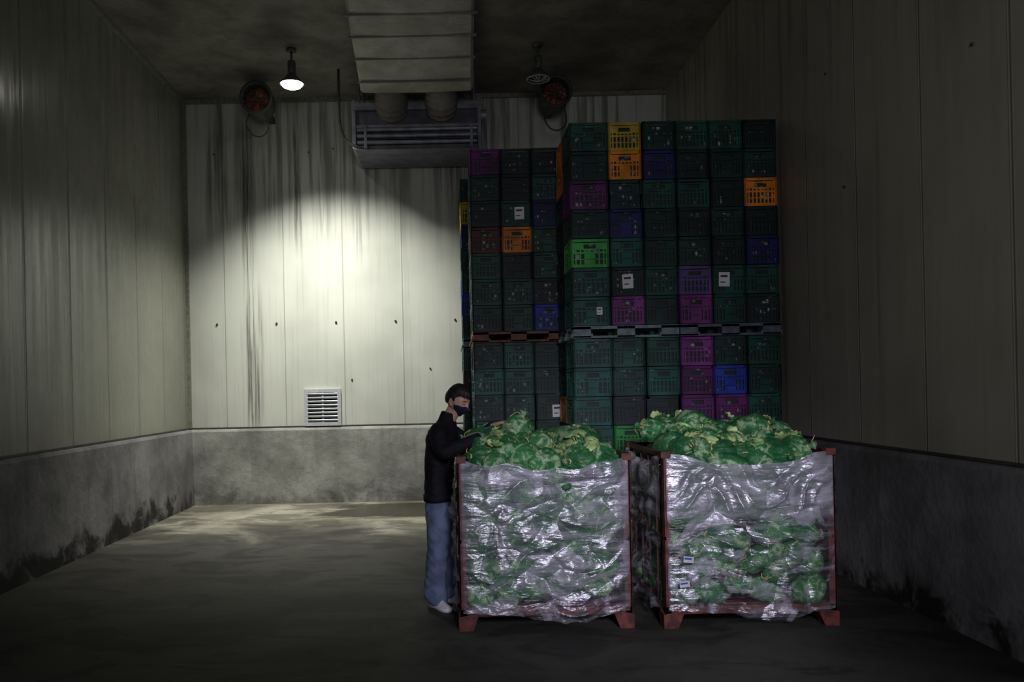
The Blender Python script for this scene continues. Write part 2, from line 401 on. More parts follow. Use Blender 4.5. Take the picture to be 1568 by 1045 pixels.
def pallet(b, x0, x1, y0, y1, z, h, mat):
    b.box(x0, x1, y0, y1, z+h-.035, z+h-.004, mat)
    b.box(x0, x1, y0, y1, z+.004, z+.026, mat)
    w = x1-x0; d = y1-y0
    for fx in (0, .5, 1):
        for fy in (0, .5, 1):
            cx = x0+.09+(w-.18)*fx; cy = y0+.075+(d-.15)*fy
            b.box(cx-.09, cx+.09, cy-.075, cy+.075, z+.01, z+h-.01, mat)
            if fx != .5:
                b.box(cx-.11, cx+.11, cy-.07, cy+.07, z+.01, z+.05, mat)
def stack(x0, y0, widths, cd, ch, ph, colors, pmats, sides=None, labels=(), rows=7):
    e = empty('plastic_crate_stack', (0,0,0))
    b = MB(); pb = MB(); lb = MB(); z = 0; xs = [x0]
    for w in widths: xs.append(xs[-1]+w)
    for tier in range(2):
        for p in range(len(widths)//3):
            pallet(pb, xs[3*p]+.006, xs[3*p+3]-.006, y0-.02, y0+2*cd, z, ph, pmats[tier][p])
        z += ph
        for r in range(rows):
            rr = rows-1-r
            for c in range(len(widths)):
                for dd in range(2):
                    k = colors.get((1-tier, rr, c)) if dd == 0 else None
                    if sides and c == 0 and (1-tier, rr, dd) in sides: k = sides[(1-tier, rr, dd)]
                    if k is None: k = random.choice('ggddkt' if c < 3 else 'gddkk')
                    crate(b, xs[c], y0+dd*cd, z, widths[c], cd, ch, k)
            z += ch
    for (tier, rr, c, fx, fz, s) in labels:
        zz = (2-tier)*ph+((1-tier)*rows+rows-1-rr)*ch
        cx = xs[c]+widths[c]*fx; cz = zz+ch*fz
        Mx = Matrix.Translation((cx, y0-.010, cz)) @ Matrix.Rotation(random.uniform(-.06, .06), 4, 'Y') @ Matrix.Rotation(.05, 4, 'X')
        lb.box(-s*.5, s*.5, -.002, .002, -s*.65, s*.65, 0, Mx)
        lb.box(-s*.35, s*.3, -.003, -.002, s*.2, s*.4, 1, Mx); lb.box(-s*.35, s*.1, -.003, -.002, -s*.3, -s*.2, 1, Mx)
    b.obj('crates', [CR[k] for k in KEYS]+[m_cont], e)
    pb.obj('pallets', [m_pg, m_pd, m_pr], e)
    if labels: lb.obj('labels', [m_paper, m_dark], e)
    return e
m_pg = simple('pallet_tealgrey', (.17, .25, .26), .6); m_pd = simple('pallet_bluegrey', (.10, .125, .17), .6); m_pr = simple('pallet_brown', (.24, .10, .07), .7)
colR = {(0,0,1):'y', (0,1,1):'o', (0,1,2):'n', (0,2,0):'p', (0,2,5):'o', (0,3,1):'n', (0,4,0):'l', (0,4,5):'n', (0,5,3):'v', (0,6,3):'m', (0,6,1):'m',
        (0,0,0):'g', (0,0,2):'d', (0,0,3):'g', (0,0,4):'g', (0,0,5):'k', (0,5,0):'t', (0,6,0):'t', (0,5,4):'g', (0,6,4):'g', (0,5,5):'g',
        (1,0,0):'t', (1,1,0):'t', (1,2,0):'t', (1,0,3):'m', (1,1,3):'p', (1,1,4):'b', (1,2,3):'p', (1,2,4):'p', (1,0,1):'g', (1,3,1):'G', (1,0,2):'g'}
sidR = {(0,0,1):'o', (0,1,1):'o', (1,2,1):'o'}
stack(1.27, 8.1, [.40]+[.344]*5, .515, .296, .13, colR, [[0,1],[0,1]], sidR,
      [(0,5,1,.5,.5,.11), (0,5,4,.35,.5,.11), (0,6,0,.7,.5,.06), (1,4,1,.4,.5,.10)])
colL = {(0,0,0):'p', (0,2,2):'n', (0,3,0):'r', (0,3,1):'o', (0,6,2):'b', (0,0,1):'k', (0,0,2):'k', (0,1,0):'d', (0,4,0):'g', (0,5,1):'g', (1,0,0):'d', (1,0,1):'t'}
stack(.29, 9.2, [.355]*3, .52, .302, .13, colL, [[2],[2]], {},
      [(0,2,1,.6,.5,.11), (1,2,2,.7,.35,.11)])
stack(.20, 10.5, [.36]*3, .52, .302, .13, {}, [[0],[0]], {(0,1,0):'y', (0,1,1):'y', (0,2,0):'n', (0,5,0):'b', (0,4,1):'b'})

# ------------------------------------------------------------------ cabbage net bags
def netmat():
    m, nt, out = newmat('green_net_bag_mat'); P, xyz = POS(nt)
    n1 = NOISE(nt, P, 5, 4, .6); n2 = NOISE(nt, P, 13, 5, .6, 1.0); n3 = NOISE(nt, P, 38, 4, .6, .5)
    w1 = nt.nodes.new('ShaderNodeTexVoronoi'); w1.inputs['Scale'].default_value = 90; w1.feature = 'DISTANCE_TO_EDGE'
    nt.links.new(P, w1.inputs['Vector']); net = RAMP(nt, w1.outputs['Distance'], .02, .12)
    col = MIX(nt, RAMP(nt, n1, .35, .65), (.013, .10, .03), (.05, .25, .07))
    pale = M_(nt, 'MULTIPLY', RAMP(nt, n2, .47, .60), RAMP(nt, n1, .42, .55))
    col = MIX(nt, M_(nt, 'MULTIPLY', pale, .9), col, (.48, .62, .38))
    col = MIX(nt, M_(nt, 'MULTIPLY', M_(nt, 'SUBTRACT', 1.0, net), .55), col, (.01, .15, .04))
    nt.links.new(PRINC(nt, col, .36, 0, BUMP(nt, M_(nt, 'ADD', M_(nt, 'ADD', n2, M_(nt, 'MULTIPLY', n3, .4)), M_(nt, 'MULTIPLY', net, .15)), .6, .02)), out.inputs[0]); return m
m_net = netmat()
m_string = simple('twine_mat', (.62, .46, .20), .7)
m_pale = simple('cabbage_pale_mat', (.38, .52, .20), .5, 0, .4, 12, .5)
def bagvar(seed):
    rnd = random.Random(seed); off = Vector((seed*3.7, seed*1.3, 0)); nu, nv = 44, 28; rs = []
    npl = rnd.choice((9, 11, 13))
    for i in range(nv):
        t = i/(nv-1)
        if t < .80:
            a = t/.80; th = pi*a*.93+.04
            r = math.sin(th)**.8; zz = -math.cos(th)*1.0
            if a > .85: r = max(r, .13)
        else:
            q = (t-.80)/.20; r = (.11+.17*q**1.2)*(1 if q < .95 else .75); zz = 1.0+.30*q
        ring = []
        for k in range(nu):
            ph = 2*pi*k/nu
            p = Vector((math.cos(ph)*r, math.sin(ph)*r, zz))
            pl = sst(.40, .8, t)*.12*math.cos(npl*ph+3*noise.noise(p*1.5+off))*(1.2 if t > .8 else 1)
            if t < .82:
                F = noise.voronoi(p*.95+off)[0]; edge = F[1]-F[0]
                lump = .12*noise.noise(p*1.3+off)+.16*(min(edge, .5)-.25)+.04*noise.noise(p*5+off)
            else: lump = .15*noise.noise(p*7+off)
            s_ = 1+lump*1.25+pl
            ring.append((p.x*s_, p.y*s_, zz*(1+lump*.7 if t < .82 else 1)+(.12*noise.noise(p*3+off*2) if t > .8 else 0)))
        rs.append(ring)
    return rs
BAGS = [bagvar(s) for s in range(9)]
def addbag(b, c, r, axis=None, squash=.82, rnd=random, twine=False):
    if axis is None: axis = Vector((rnd.uniform(-1,1), rnd.uniform(-.6,.6), rnd.uniform(-.4,.6)))
    q = Vector(axis).to_track_quat('Z', 'Y').to_matrix().to_4x4()
    M = Matrix.Translation(c) @ Matrix.Diagonal((1, 1, squash, 1)) @ q @ Matrix.Rotation(rnd.uniform(0, 6.28), 4, 'Z') @ Matrix.Diagonal((r*.95, r*.95, r*1.15, 1))
    b.rings(rnd.choice(BAGS), 0, True, M)
    for k in range(rnd.choice((2, 3, 4)) if twine else 1):
        a = rnd.uniform(0, 6.28); p0 = Vector((0,0,1.0)); p1 = Vector((math.cos(a)*.4, math.sin(a)*.4, 1.15)); p2 = Vector((math.cos(a)*.75, math.sin(a)*.75, .95+rnd.uniform(-.3,.4)))
        b.tube([M @ p for p in bez([p0, p1, p2], 3)], [.0035]*7, 5, 1)
    b.tube([M @ Vector((.14*math.cos(2*pi*k/10), .14*math.sin(2*pi*k/10), .98)) for k in range(11)], .006, 5, 1)
def leaf(b, M, s, seed, mat=0):
    nu, nv = 8, 10; vs = []; fs = []
    for j in range(nv+1):
        v = j/nv; w = math.sin(pi*min(1, .12+v*.86))**.6*.55
        for i in range(nu+1):
            u = i/nu*2-1
            ruf = .10*abs(u)**1.5*math.sin(v*17+seed+u*2)
            vs.append((u*w*s, (v-.1)*s, (.35*u*u*w+.30*v*v+ruf)*s))
    for j in range(nv):
        for i in range(nu):
            a = j*(nu+1)+i; fs.append((a, a+1, a+nu+2, a+nu+1))
    b.add(vs, fs, mat, M)

m_rust = simple('box_pallet_rust_mat', (.105, .026, .019), .6, .1, .5, 14, .4)
def filmmat(name, top):
    m, nt, out = newmat(name); P, xyz = POS(nt)
    a = NOISE(nt, SCALE(nt, P, (1.3, 1.3, 6)), 1.6, 5, .6, .9)
    c = NOISE(nt, SCALE(nt, P, (1.8, 1.8, 13)), 1.8, 4, .5, .8)
    d = NOISE(nt, P, 3.2, 5, .62, 1.0)
    g = NOISE(nt, SCALE(nt, P, (1.0, 1.0, 1.6)), 2.3, 3, .5, .6)
    fine = NOISE(nt, SCALE(nt, P, (1.3, 1.3, 2.6)), 9, 3, .5, 1.6)
    fac = M_(nt, 'ADD', M_(nt, 'MULTIPLY', RAMP(nt, a, .47, .64), .30), M_(nt, 'MULTIPLY', RAMP(nt, d, .50, .59), .36))
    if top:
        fac = M_(nt, 'ADD', M_(nt, 'MULTIPLY', fac, 1.1), RAMP(nt, xyz[2], .75, .80, .04, .36), True)
        gm = M_(nt, 'ADD', RAMP(nt, g, .40, .62, .03, .17), RAMP(nt, xyz[2], .75, .80, .0, .07))
    else:
        fac = M_(nt, 'ADD', fac, RAMP(nt, xyz[2], .3, 1.1, .08, .22), True)
        gm = RAMP(nt, g, .38, .64, .03, .18)
    h = M_(nt, 'ADD', M_(nt, 'MULTIPLY', c, .9), M_(nt, 'ADD', M_(nt, 'MULTIPLY', a, .7), M_(nt, 'MULTIPLY', fine, .28)))
    bp = BUMP(nt, h, 1.0, .018)
    pr = PRINC(nt, (.50, .485, .56), .42, 0, bp, .6)
    gl = nt.nodes.new('ShaderNodeBsdfGlossy'); gl.inputs['Roughness'].default_value = .31; gl.inputs['Color'].default_value = (.93, .90, 1, 1)
    nt.links.new(bp, gl.inputs['Normal'])
    tr = nt.nodes.new('ShaderNodeBsdfTransparent')
    m1 = nt.nodes.new('ShaderNodeMixShader'); nt.links.new(gm, m1.inputs[0])
    nt.links.new(tr.outputs[0], m1.inputs[1]); nt.links.new(gl.outputs[0], m1.inputs[2])
    m3 = nt.nodes.new('ShaderNodeMixShader'); nt.links.new(M_(nt, 'MULTIPLY', gm, 1.4), m3.inputs[0])
    nt.links.new(pr, m3.inputs[1]); nt.links.new(gl.outputs[0], m3.inputs[2])
    m2 = nt.nodes.new('ShaderNodeMixShader'); nt.links.new(fac, m2.inputs[0])
    nt.links.new(m1.outputs[0], m2.inputs[1]); nt.links.new(m3.outputs[0], m2.inputs[2])
    nt.links.new(m2.outputs[0], out.inputs[0]); return m
def boxpallet(x0, x1, y0, y1, H, seed, top, prof, big=(), labels=()):
    rnd = random.Random(seed)
    e = empty('cabbage_box_pallet', (0,0,0))
    b = MB(); p = .05
    for (x, y) in ((x0, y0), (x1-p, y0), (x0, y1-p), (x1-p, y1-p)):
        sx = 1 if x == x0 else -1; sy = 1 if y == y0 else -1
        cx = x if sx > 0 else x+p; cy = y if sy > 0 else y+p
        b.box(min(cx, cx+sx*p), max(cx, cx+sx*p), min(cy, cy+sy*.012), max(cy, cy+sy*.012), .1, H)
        b.box(min(cx, cx+sx*.012), max(cx, cx+sx*.012), min(cy, cy+sy*p), max(cy, cy+sy*p), .1, H)
        ax, bx = (cx-.012*sx, cx+.14*sx); ay, by = (cy-.012*sy, cy+.14*sy)
        tx, ty = cx+.09*sx, cy+.09*sy
        r0 = [(ax, ay, 0), (tx, ay, 0), (tx, ty, 0), (ax, ty, 0)]; r1 = [(ax, ay, .10), (bx, ay, .13), (bx, by, .13), (ax, by, .13)]
        if sx*sy < 0: r0.reverse(); r1.reverse()
        b.rings([r0, r1])
        b.box(min(cx-.01*sx, cx+sx*.06), max(cx-.01*sx, cx+sx*.06), min(cy-.01*sy, cy+sy*.06), max(cy-.01*sy, cy+sy*.06), H-.05, H)
    b.box(x0, x1, y0, y0+.04, .10, .155); b.box(x0, x1, y1-.04, y1, .10, .155)
    b.box(x0, x0+.04, y0, y1, .10, .155); b.box(x1-.04, x1, y0, y1, .10, .155)
    for k in range(6):
        yy = y0+.1+k*(y1-y0-.25)/5; b.box(x0+.03, x1-.03, yy, yy+.07, .13, .15)
    for xx in (x0, x1-.03):
        b.box(xx, xx+.03, y0, y1, H-.045, H-.01); b.box(xx, xx+.02, y0, y1, .62, .65)
        for k in range(1, 5): b.box(xx+.005, xx+.02, y0+k*(y1-y0)/5-.008, y0+k*(y1-y0)/5+.008, .15, H-.03)
    b.box(x0, x1, y1-.03, y1, H-.045, H-.01); b.box(x0, x1, y1-.03, y1, .62, .65)
    b.obj('steel_frame', [m_rust], e, False, .003)
    b = MB(); n = 5
    zz = .26; row = 0
    while zz < H-.10:
        for i in range(n):
            for j in range(n):
                if 0 < i < n-1 and 0 < j < n-1 and zz < H-.3: continue
                off = .06 if row % 2 else -.06
                x = x0+.15+(x1-x0-.30)*i/(n-1)+rnd.uniform(-.06, .06)+off; y = y0+.12+(y1-y0-.26)*j/(n-1)+rnd.uniform(-.03, .04)
                rr = .15*rnd.uniform(.68, 1.02)
                x = min(max(x, x0+.14), x1-.14); y = min(max(y, y0+.12), y1-.13)
                ax = Vector((rnd.uniform(-1,1), rnd.uniform(-.9,.5), rnd.uniform(-.6,.9)))
                if i == 0: ax.x = abs(ax.x)
                if i == n-1: ax.x = -abs(ax.x)
                if j == 0: ax.y = max(ax.y, -.35)
                if j == n-1: ax.y = -abs(ax.y)
                addbag(b, (x, y, zz+rnd.uniform(-.055, .055)), rr*.97, ax, rnd.uniform(.7, .9), rnd=rnd)
        zz += .175; row += 1
    for k in range(16):
        rr = rnd.uniform(.075, .10)
        addbag(b, (rnd.uniform(x0+.13, x1-.13), y0+rr*.98, rnd.uniform(.26, H-.2)), rr, Vector((rnd.uniform(-1,1), -.2, rnd.uniform(-1,1))), .85, rnd=rnd, twine=True)
    for j in range(5):
        for i in range(7):
            u = (i+.5+rnd.uniform(-.25, .25))/7; v = (j+.5+rnd.uniform(-.25, .25))/5
            z = prof(u, v); r = rnd.uniform(.095, .135)
            x = x0+.13+(x1-x0-.26)*u; y = y0+.12+(y1-y0-.26)*v
            addbag(b, (x, y, z-r*.75), r, Vector((rnd.uniform(-1,1), rnd.uniform(-1,.1), rnd.uniform(-.1,.45))), .9, rnd=rnd, twine=rnd.random() < .35)
    for (x, y, z, r, ax) in big: addbag(b, (x, y, z), r, Vector(ax), .85, rnd=rnd, twine=True)
    b.obj('net_bags', [m_net, m_string], e, True)
    b = MB()
    for k in range(10):
        u, v = rnd.uniform(.08, .92), rnd.uniform(0, .5)
        x = x0+.12+(x1-x0-.24)*u; y = y0+.11+(y1-y0-.24)*v; z = prof(u, v)-.02
        M = Matrix.Translation((x, y, z)) @ Matrix.Rotation(rnd.uniform(0, 3), 4, 'Z') @ Matrix.Rotation(1.2, 4, 'Y')
        rs = []
        for i in range(14):
            th = .1+(pi-.2)*i/13
            rs.append([(.045*math.sin(th)*math.cos(q)*(1+.22*math.cos(6*q+i*.5)), .045*math.sin(th)*math.sin(q)*(1+.22*math.cos(6*q+i*.5)), -.075*math.cos(th)) for q in [2*pi*s/30 for s in range(30)]])
        b.rings(rs, 0, True, M)
    for k in range(40):
        u, v = rnd.uniform(.05, .95), rnd.uniform(0, .9)
        x = x0+.12+(x1-x0-.24)*u; y = y0+.10+(y1-y0-.22)*v; z = prof(u, v)-.015
        M = Matrix.Translation((x, y, z)) @ Matrix.Rotation(rnd.uniform(0, 6.28), 4, 'Z') @ Matrix.Rotation(rnd.uniform(-.3, .7), 4, 'X')
        leaf(b, M, rnd.uniform(.05, .10), rnd.uniform(0, 6))
    b.obj('cabbage_heads', [m_pale], e, True)
    b = MB()
    for (fx, z, r) in labels:
        M = Matrix.Translation((x0+fx, y0-.075, z)) @ Matrix.Rotation(r, 4, 'Y')
        b.box(-.036, .036, -.001, .001, -.022, .022, 0, M); b.box(-.03, .02, -.002, -.001, .0, .012, 1, M)
    if labels: b.obj('bag_labels', [m_lab, m_n], e)
    b = MB()
    def side(p0, p1, nrm, nu, nv, amp, so):
        p0 = Vector(p0); p1 = Vector(p1); nrm = Vector(nrm); vs = []; fs = []
        for j in range(nv+1):
            v = j/nv
            for i in range(nu+1):
                u = i/nu; edge = min(1, 6*min(u, 1-u))
                zb = .13-.07*sst(.15, .65, u)*sst(.95, .7, u)+.02*noise.noise(Vector((u*9, so, 0)))
                zt = H-.02-.08*math.sin(pi*u)+.045*noise.noise(Vector((u*5, so, 3)))
                z = zb+(zt-zb)*v
                P = p0+(p1-p0)*u
                w = Vector((P.x, P.y, z))
                F = noise.voronoi(Vector((w.x*3.6, w.y*3.6+so, z*5.4)))[0]
                l = .075*(min(.8, F[1]-F[0])-.3)
                l += .016*noise.noise(Vector((w.x*8, w.y*8+so, z*12)))
                wr = 1-2*abs(noise.noise(Vector((w.x*2.0, w.y*2.0+so, z*9+2.5*noise.noise(Vector((w.x*2.5, so, z*2)))))))
                l += .024*max(0, wr)**2
                l += .003*(1-abs(noise.noise(Vector((w.x*16+z*6, w.y*16+so, z*34))))*2)
                bul = amp*math.sin(pi*u)**.6*(.55+.45*math.sin(pi*min(1, v*1.15))**.6)
                dd = .018+bul+l*edge*.95
                if v > .97: dd -= .02
                vs.append(P+nrm*max(dd, .004)+Vector((0,0,z)))
        for j in range(nv):
            for i in range(nu):
                a = j*(nu+1)+i; fs.append((a, a+1, a+nu+2, a+nu+1))
        b.add(vs, fs)
    side((x0+.02, y0, 0), (x1-.02, y0, 0), (0,-1,0), 220, 210, .055, seed)
    side((x0, y1-.02, 0), (x0, y0+.02, 0), (-1,0,0), 70, 90, .008, seed+5)
    side((x1, y0+.02, 0), (x1, y1-.02, 0), (1,0,0), 70, 90, .02, seed+9)
    b.obj('stretch_film', [filmmat('stretch_film_mat', top)], e, True)
    return e
m_n = simple('label_blue_mat', (.03, .05, .3), .5); m_lab = simple('bag_label_mat', (.5, .52, .58), .6, 0, .1)
def profL(u, v): return 1.27+.10*sst(0, .7, v)+.03*math.sin(u*9)+.03*math.exp(-((u-.35)/.2)**2)
def profR(u, v): return 1.27+.14*sst(0, .7, v)+.03*math.sin(u*8+1)+.05*math.exp(-((u-.35)/.25)**2)
boxpallet(.05, 1.27, 5.64, 6.74, 1.24, 3, False, profL, [(.53, 6.27, 1.375, .135, (.3,-.2,1)), (.38, 6.0, 1.27, .11, (-1,-.4,.3)), (.66, 6.0, 1.29, .11, (1,-.6,.3))])
boxpallet(1.49, 2.70, 5.60, 6.70, 1.25, 11, True, profR, [(1.86, 6.15, 1.40, .14, (.2,-1,.3)), (2.3, 6.1, 1.37, .13, (1,-.3,.4)), (1.6, 6.2, 1.36, .12, (-1,-.3,.4))],
          [(.15, .50, .1), (.12, .33, -.1)])

# ------------------------------------------------------------------ person
m_skin = simple('skin_mat', (.50, .30, .21), .5, 0, .1, 30, .05)
m_hair = simple('hair_mat', (.012, .010, .009), .5, 0, .4, 60, .6)
m_jack = simple('jacket_mat', (.006, .006, .010), .8, 0, .3, 25, .4, .3)
m_jean = simple('jeans_mat', (.12, .155, .25), .85, 0, .25, 10, .3, .2)
m_mask = simple('mask_mat', (.010, .010, .035), .7, 0, .1)
m_shoe = simple('sneaker_mat', (.60, .58, .63), .6, 0, .12)
m_shoed = simple('sneaker_grey_mat', (.22, .20, .26), .6)
m_eye = simple('eye_mat', (.02, .015, .012), .2)
dg = bpy.context.evaluated_depsgraph_get
def remesh(ob, vox, sm=6):
    r = ob.modifiers.new('r', 'REMESH'); r.mode = 'VOXEL'; r.voxel_size = vox
    s = ob.modifiers.new('s', 'SMOOTH'); s.iterations = sm; s.factor = .5
    bpy.context.view_layer.update()
    me = bpy.data.meshes.new_from_object(ob.evaluated_get(dg()))
    mats = list(ob.data.materials); ob.modifiers.clear(); ob.data = me
    me.materials.clear()
    for m in mats: me.materials.append(m)
    me.polygons.foreach_set('use_smooth', [True]*len(me.polygons))
    return ob
def folds(ob, fn):
    me = ob.data; ns = [v.normal.copy() for v in me.vertices]
    for v, n in zip(me.vertices, ns): v.co += n*fn(v.co)
    me.update()
YAW = math.radians(-12)
person = empty('man_in_dark_jacket', (-.07, 6.36, 0), YAW)
def ell(c, rx, ry, n=32, tilt=0):
    return [(c[0]+rx*math.cos(a), c[1]+ry*math.sin(a)*1.0, c[2]+tilt*math.cos(a)*rx) for a in [2*pi*k/n for k in range(n)]]
b = MB()
b.rings([ell((x, 0, z), rx, ry) for (z, x, rx, ry) in
    [(.85,-.02,.110,.175),(.90,-.02,.116,.182),(1.0,-.018,.112,.172),(1.12,-.014,.112,.175),(1.22,-.006,.116,.19),(1.32,.008,.122,.203),(1.39,.022,.112,.195),(1.43,.034,.092,.155),(1.465,.047,.072,.095),(1.50,.064,.064,.072),(1.515,.070,.062,.068)]])
SH_R = [(.02,-.13,1.39),(.025,-.19,1.375),(.05,-.25,1.31),(.09,-.30,1.245),(.13,-.305,1.245),(.24,-.24,1.295),(.345,-.17,1.335)]
SH_L = [(.02,.13,1.39),(.03,.19,1.37),(.10,.215,1.32),(.18,.21,1.275),(.23,.195,1.28),(.33,.13,1.345),(.415,.07,1.415)]
for A in (SH_R, SH_L):
    P_ = bez(A, 5); n = len(P_)
    rad = [(.076-.012*i/n*2) if i < n*.4 else .064-.020*(i/n-.4)/.6 for i in range(n)]
    b.tube(P_, rad, 20)
jk = b.obj('jacket', [m_jack], person); remesh(jk, .009, 8)
folds(jk, lambda c: .006*noise.noise(Vector((c.x*9, c.y*7, c.z*13)))+.004*(1-2*abs(noise.noise(Vector((c.x*8+c.z*6, c.y*8, c.z*22))))))
b = MB()
b.rings([ell((-.02,0,z), rx, ry) for z, rx, ry in ((.832,.112,.178),(.836,.124,.192),(.885,.126,.195),(.895,.112,.18))], 0, False)
b.rings([ell((x,0,z), rx, ry, tilt=-.2) for z, x, rx, ry in ((1.47,.05,.066,.078),(1.53,.074,.064,.068),(1.535,.074,.056,.06),(1.48,.05,.05,.06))], 0, False)
b.obj('jacket_trim', [m_jack], person, True)
b = MB()
b.rings([ell((x,0,z), rx, ry) for z, x, rx, ry in ((.95,-.02,.092,.150),(.88,-.022,.098,.157),(.80,-.02,.106,.164),(.76,-.012,.10,.15))])
FR, FL = (-.045,-.10), (.0,.09)
for (fx, fy), s in ((FR, -1), (FL, 1)):
    b.rings([ell((x, y, z), rx, ry, 24) for (x, y, z, rx, ry) in
        [(-.015, s*.080, .86, .100, .085), (-.01, s*.09, .74, .102, .096), (fx*.2, s*.093, .62, .094, .09), (fx*.5+.008, (s*.09+fy)/2, .50, .086, .084), (fx*.75+.004, fy, .36, .083, .08), (fx, fy, .2, .082, .08), (fx-.003, fy, .10, .086, .083), (fx-.003, fy, .045, .088, .085)]])
jn = b.obj('jeans', [m_jean], person); remesh(jn, .009, 5)
folds(jn, lambda c: (.007*(1-2*abs(noise.noise(Vector((c.x*6, c.y*6+3, c.z*15+c.x*14)))))*(1+.8*sst(.35, .05, c.z))*sst(.86, .80, c.z)))
b = MB(); b.tube([(.045,0,1.42),(.075,0,1.49),(.115,0,1.56)], [.062,.056,.057], 24)
b.obj('neck', [m_skin], person, True)
def headpos(n):
    x, y, z = n.x*.098, n.y*.075, n.z*.120
    lo = sst(.1, 1, -n.z)
    y *= 1-.34*lo
    if n.x < 0: x *= 1.05-.42*sst(-.1, .9, -n.z)
    else: x *= 1-.06*lo
    if n.x > 0:
        g = lambda yy, zz, sy, sz: math.exp(-((abs(y)-yy)/sy)**2-((z-zz)/sz)**2)
        x += .022*math.exp(-(y/.011)**2-((z+.026)/.014)**2)+.012*math.exp(-(y/.009)**2-((z+.004)/.022)**2)
        x -= .010*g(.030, .010, .016, .012); x += .004*g(.028, .034, .022, .008)
        x += .006*math.exp(-(y/.022)**2-((z+.060)/.008)**2); x += .010*math.exp(-(y/.02)**2-((z+.103)/.016)**2)
        x += .003*g(.045, -.02, .018, .018)
    return Vector((x, y, z))
def sphere(sub):
    bm = bmesh.new(); bmesh.ops.create_icosphere(bm, subdivisions=sub, radius=1)
    vs = [v.co.copy() for v in bm.verts]; fs = [tuple(v.index for v in f.verts) for f in bm.faces]; bm.free(); return vs, fs
SV, SF = sphere(6)
hd = empty('head', (.145, 0, 1.625)); hd.parent = person; hd.rotation_euler = (0, math.radians(24), math.radians(-24))
b = MB(); b.add([headpos(v) for v in SV], SF)
for s in (-1, 1):
    Mx = Matrix.Translation((-.004, s*.074, -.006)) @ Matrix.Rotation(s*-.35, 4, 'Z') @ Matrix.Rotation(-.12, 4, 'Y')
    pts = [(.019*math.cos(a)*(1-.25*(math.sin(a) < 0)), 0, .031*math.sin(a)) for a in [2*pi*k/20 for k in range(21)]]
    b.tube(pts, .0065, 8, 0, Mx, ref=(0,1,0)); b.ball((0,0,0), (.016, .005, .026), 0, 14, 8, Mx)
    b.ball((.080, s*.030, .011), (.010, .014, .008), 0)
b.obj('face', [m_skin], hd, True)
b = MB()
for s in (-1, 1):
    b.ball((.0835, s*.030, .006), (.0085, .011, .005), 0)
    b.tube(bez([(.088, s*.014, .030), (.092, s*.03, .035), (.080, s*.048, .030)], 5), [.003]*11, 6, 0)
b.obj('eyes_and_brows', [m_eye], hd, True)
def hm(p):
    x, y, z = p
    line = .060 if x > .045 else (.060-(.045-x)*1.1 if x > -.005 else .005-(-.005-x)*1.1+.003)
    if x < -.02: line = max(-.078, line)
    if -.005 < x < .02 and abs(y) > .05: line = min(line, .0)
    return z-line+.006*noise.noise(Vector((y*90, x*60, 1)))
b = MB(); hv = []; keep = []
for v in SV:
    p = headpos(v); m = hm(p)
    t = sst(-.004, .03, m)
    tuft = noise.noise(Vector((v.x*5, v.y*16, v.z*3)))*.0035+.002*noise.noise(Vector((v.x*14, v.y*40, v.z*6)))
    hv.append(p+v*(-.003+t*(.016+tuft+.008*sst(.4, 1, v.z)))); keep.append(m > -.006)
b.add(hv, [f for f in SF if all(keep[i] for i in f)])
for k in range(44):
    a = -1.25+2.5*k/43+random.uniform(-.03, .03)
    d = Vector((math.cos(a), math.sin(a), 0)); L = random.uniform(.6, 1.0)
    r0 = headpos(Vector((d.x*.62, d.y*.62, .785)).normalized()); r1 = headpos(Vector((d.x*.80, d.y*.80, .60)).normalized()); r2 = headpos(Vector((d.x*.9, d.y*.9, .60-.20*L)).normalized())
    sw = random.uniform(-.008, .012)
    b.tube(bez([r0+Vector((d.x, d.y, .9))*.016, r1+Vector((d.x, d.y, .5))*.012, r2+d*.006+Vector((0, sw, 0))], 5), [.006,.007,.007,.0065,.006,.0055,.005,.0045,.004,.0025,.001], 6)
b.obj('hair', [m_hair], hd, True)
b = MB(); mv = []; keep = []
for v in SV:
    p = headpos(v); zt = -.010-.25*abs(p.y)*.5
    ok = p.x > .018 and p.z < zt+.006 and p.z > -.116+abs(p.y)*.5
    o = .007+.010*math.exp(-(p.y/.03)**2-((p.z+.05)/.03)**2)
    mv.append(p+Vector((v.x, v.y*.6, v.z*.3)).normalized()*o+Vector((.003, 0, 0))); keep.append(ok)
b.add(mv, [f for f in SF if all(keep[i] for i in f)])
for s in (-1, 1):
    b.tube(bez([(.035, s*.070, -.028), (.01, s*.079, .0), (-.012, s*.083, .022), (-.022, s*.082, .0)], 4), .0018, 6)
    b.tube(bez([(.03, s*.062, -.075), (.008, s*.074, -.05), (-.018, s*.082, -.015)], 4), .0018, 6)
b.obj('face_mask', [m_mask], hd, True)
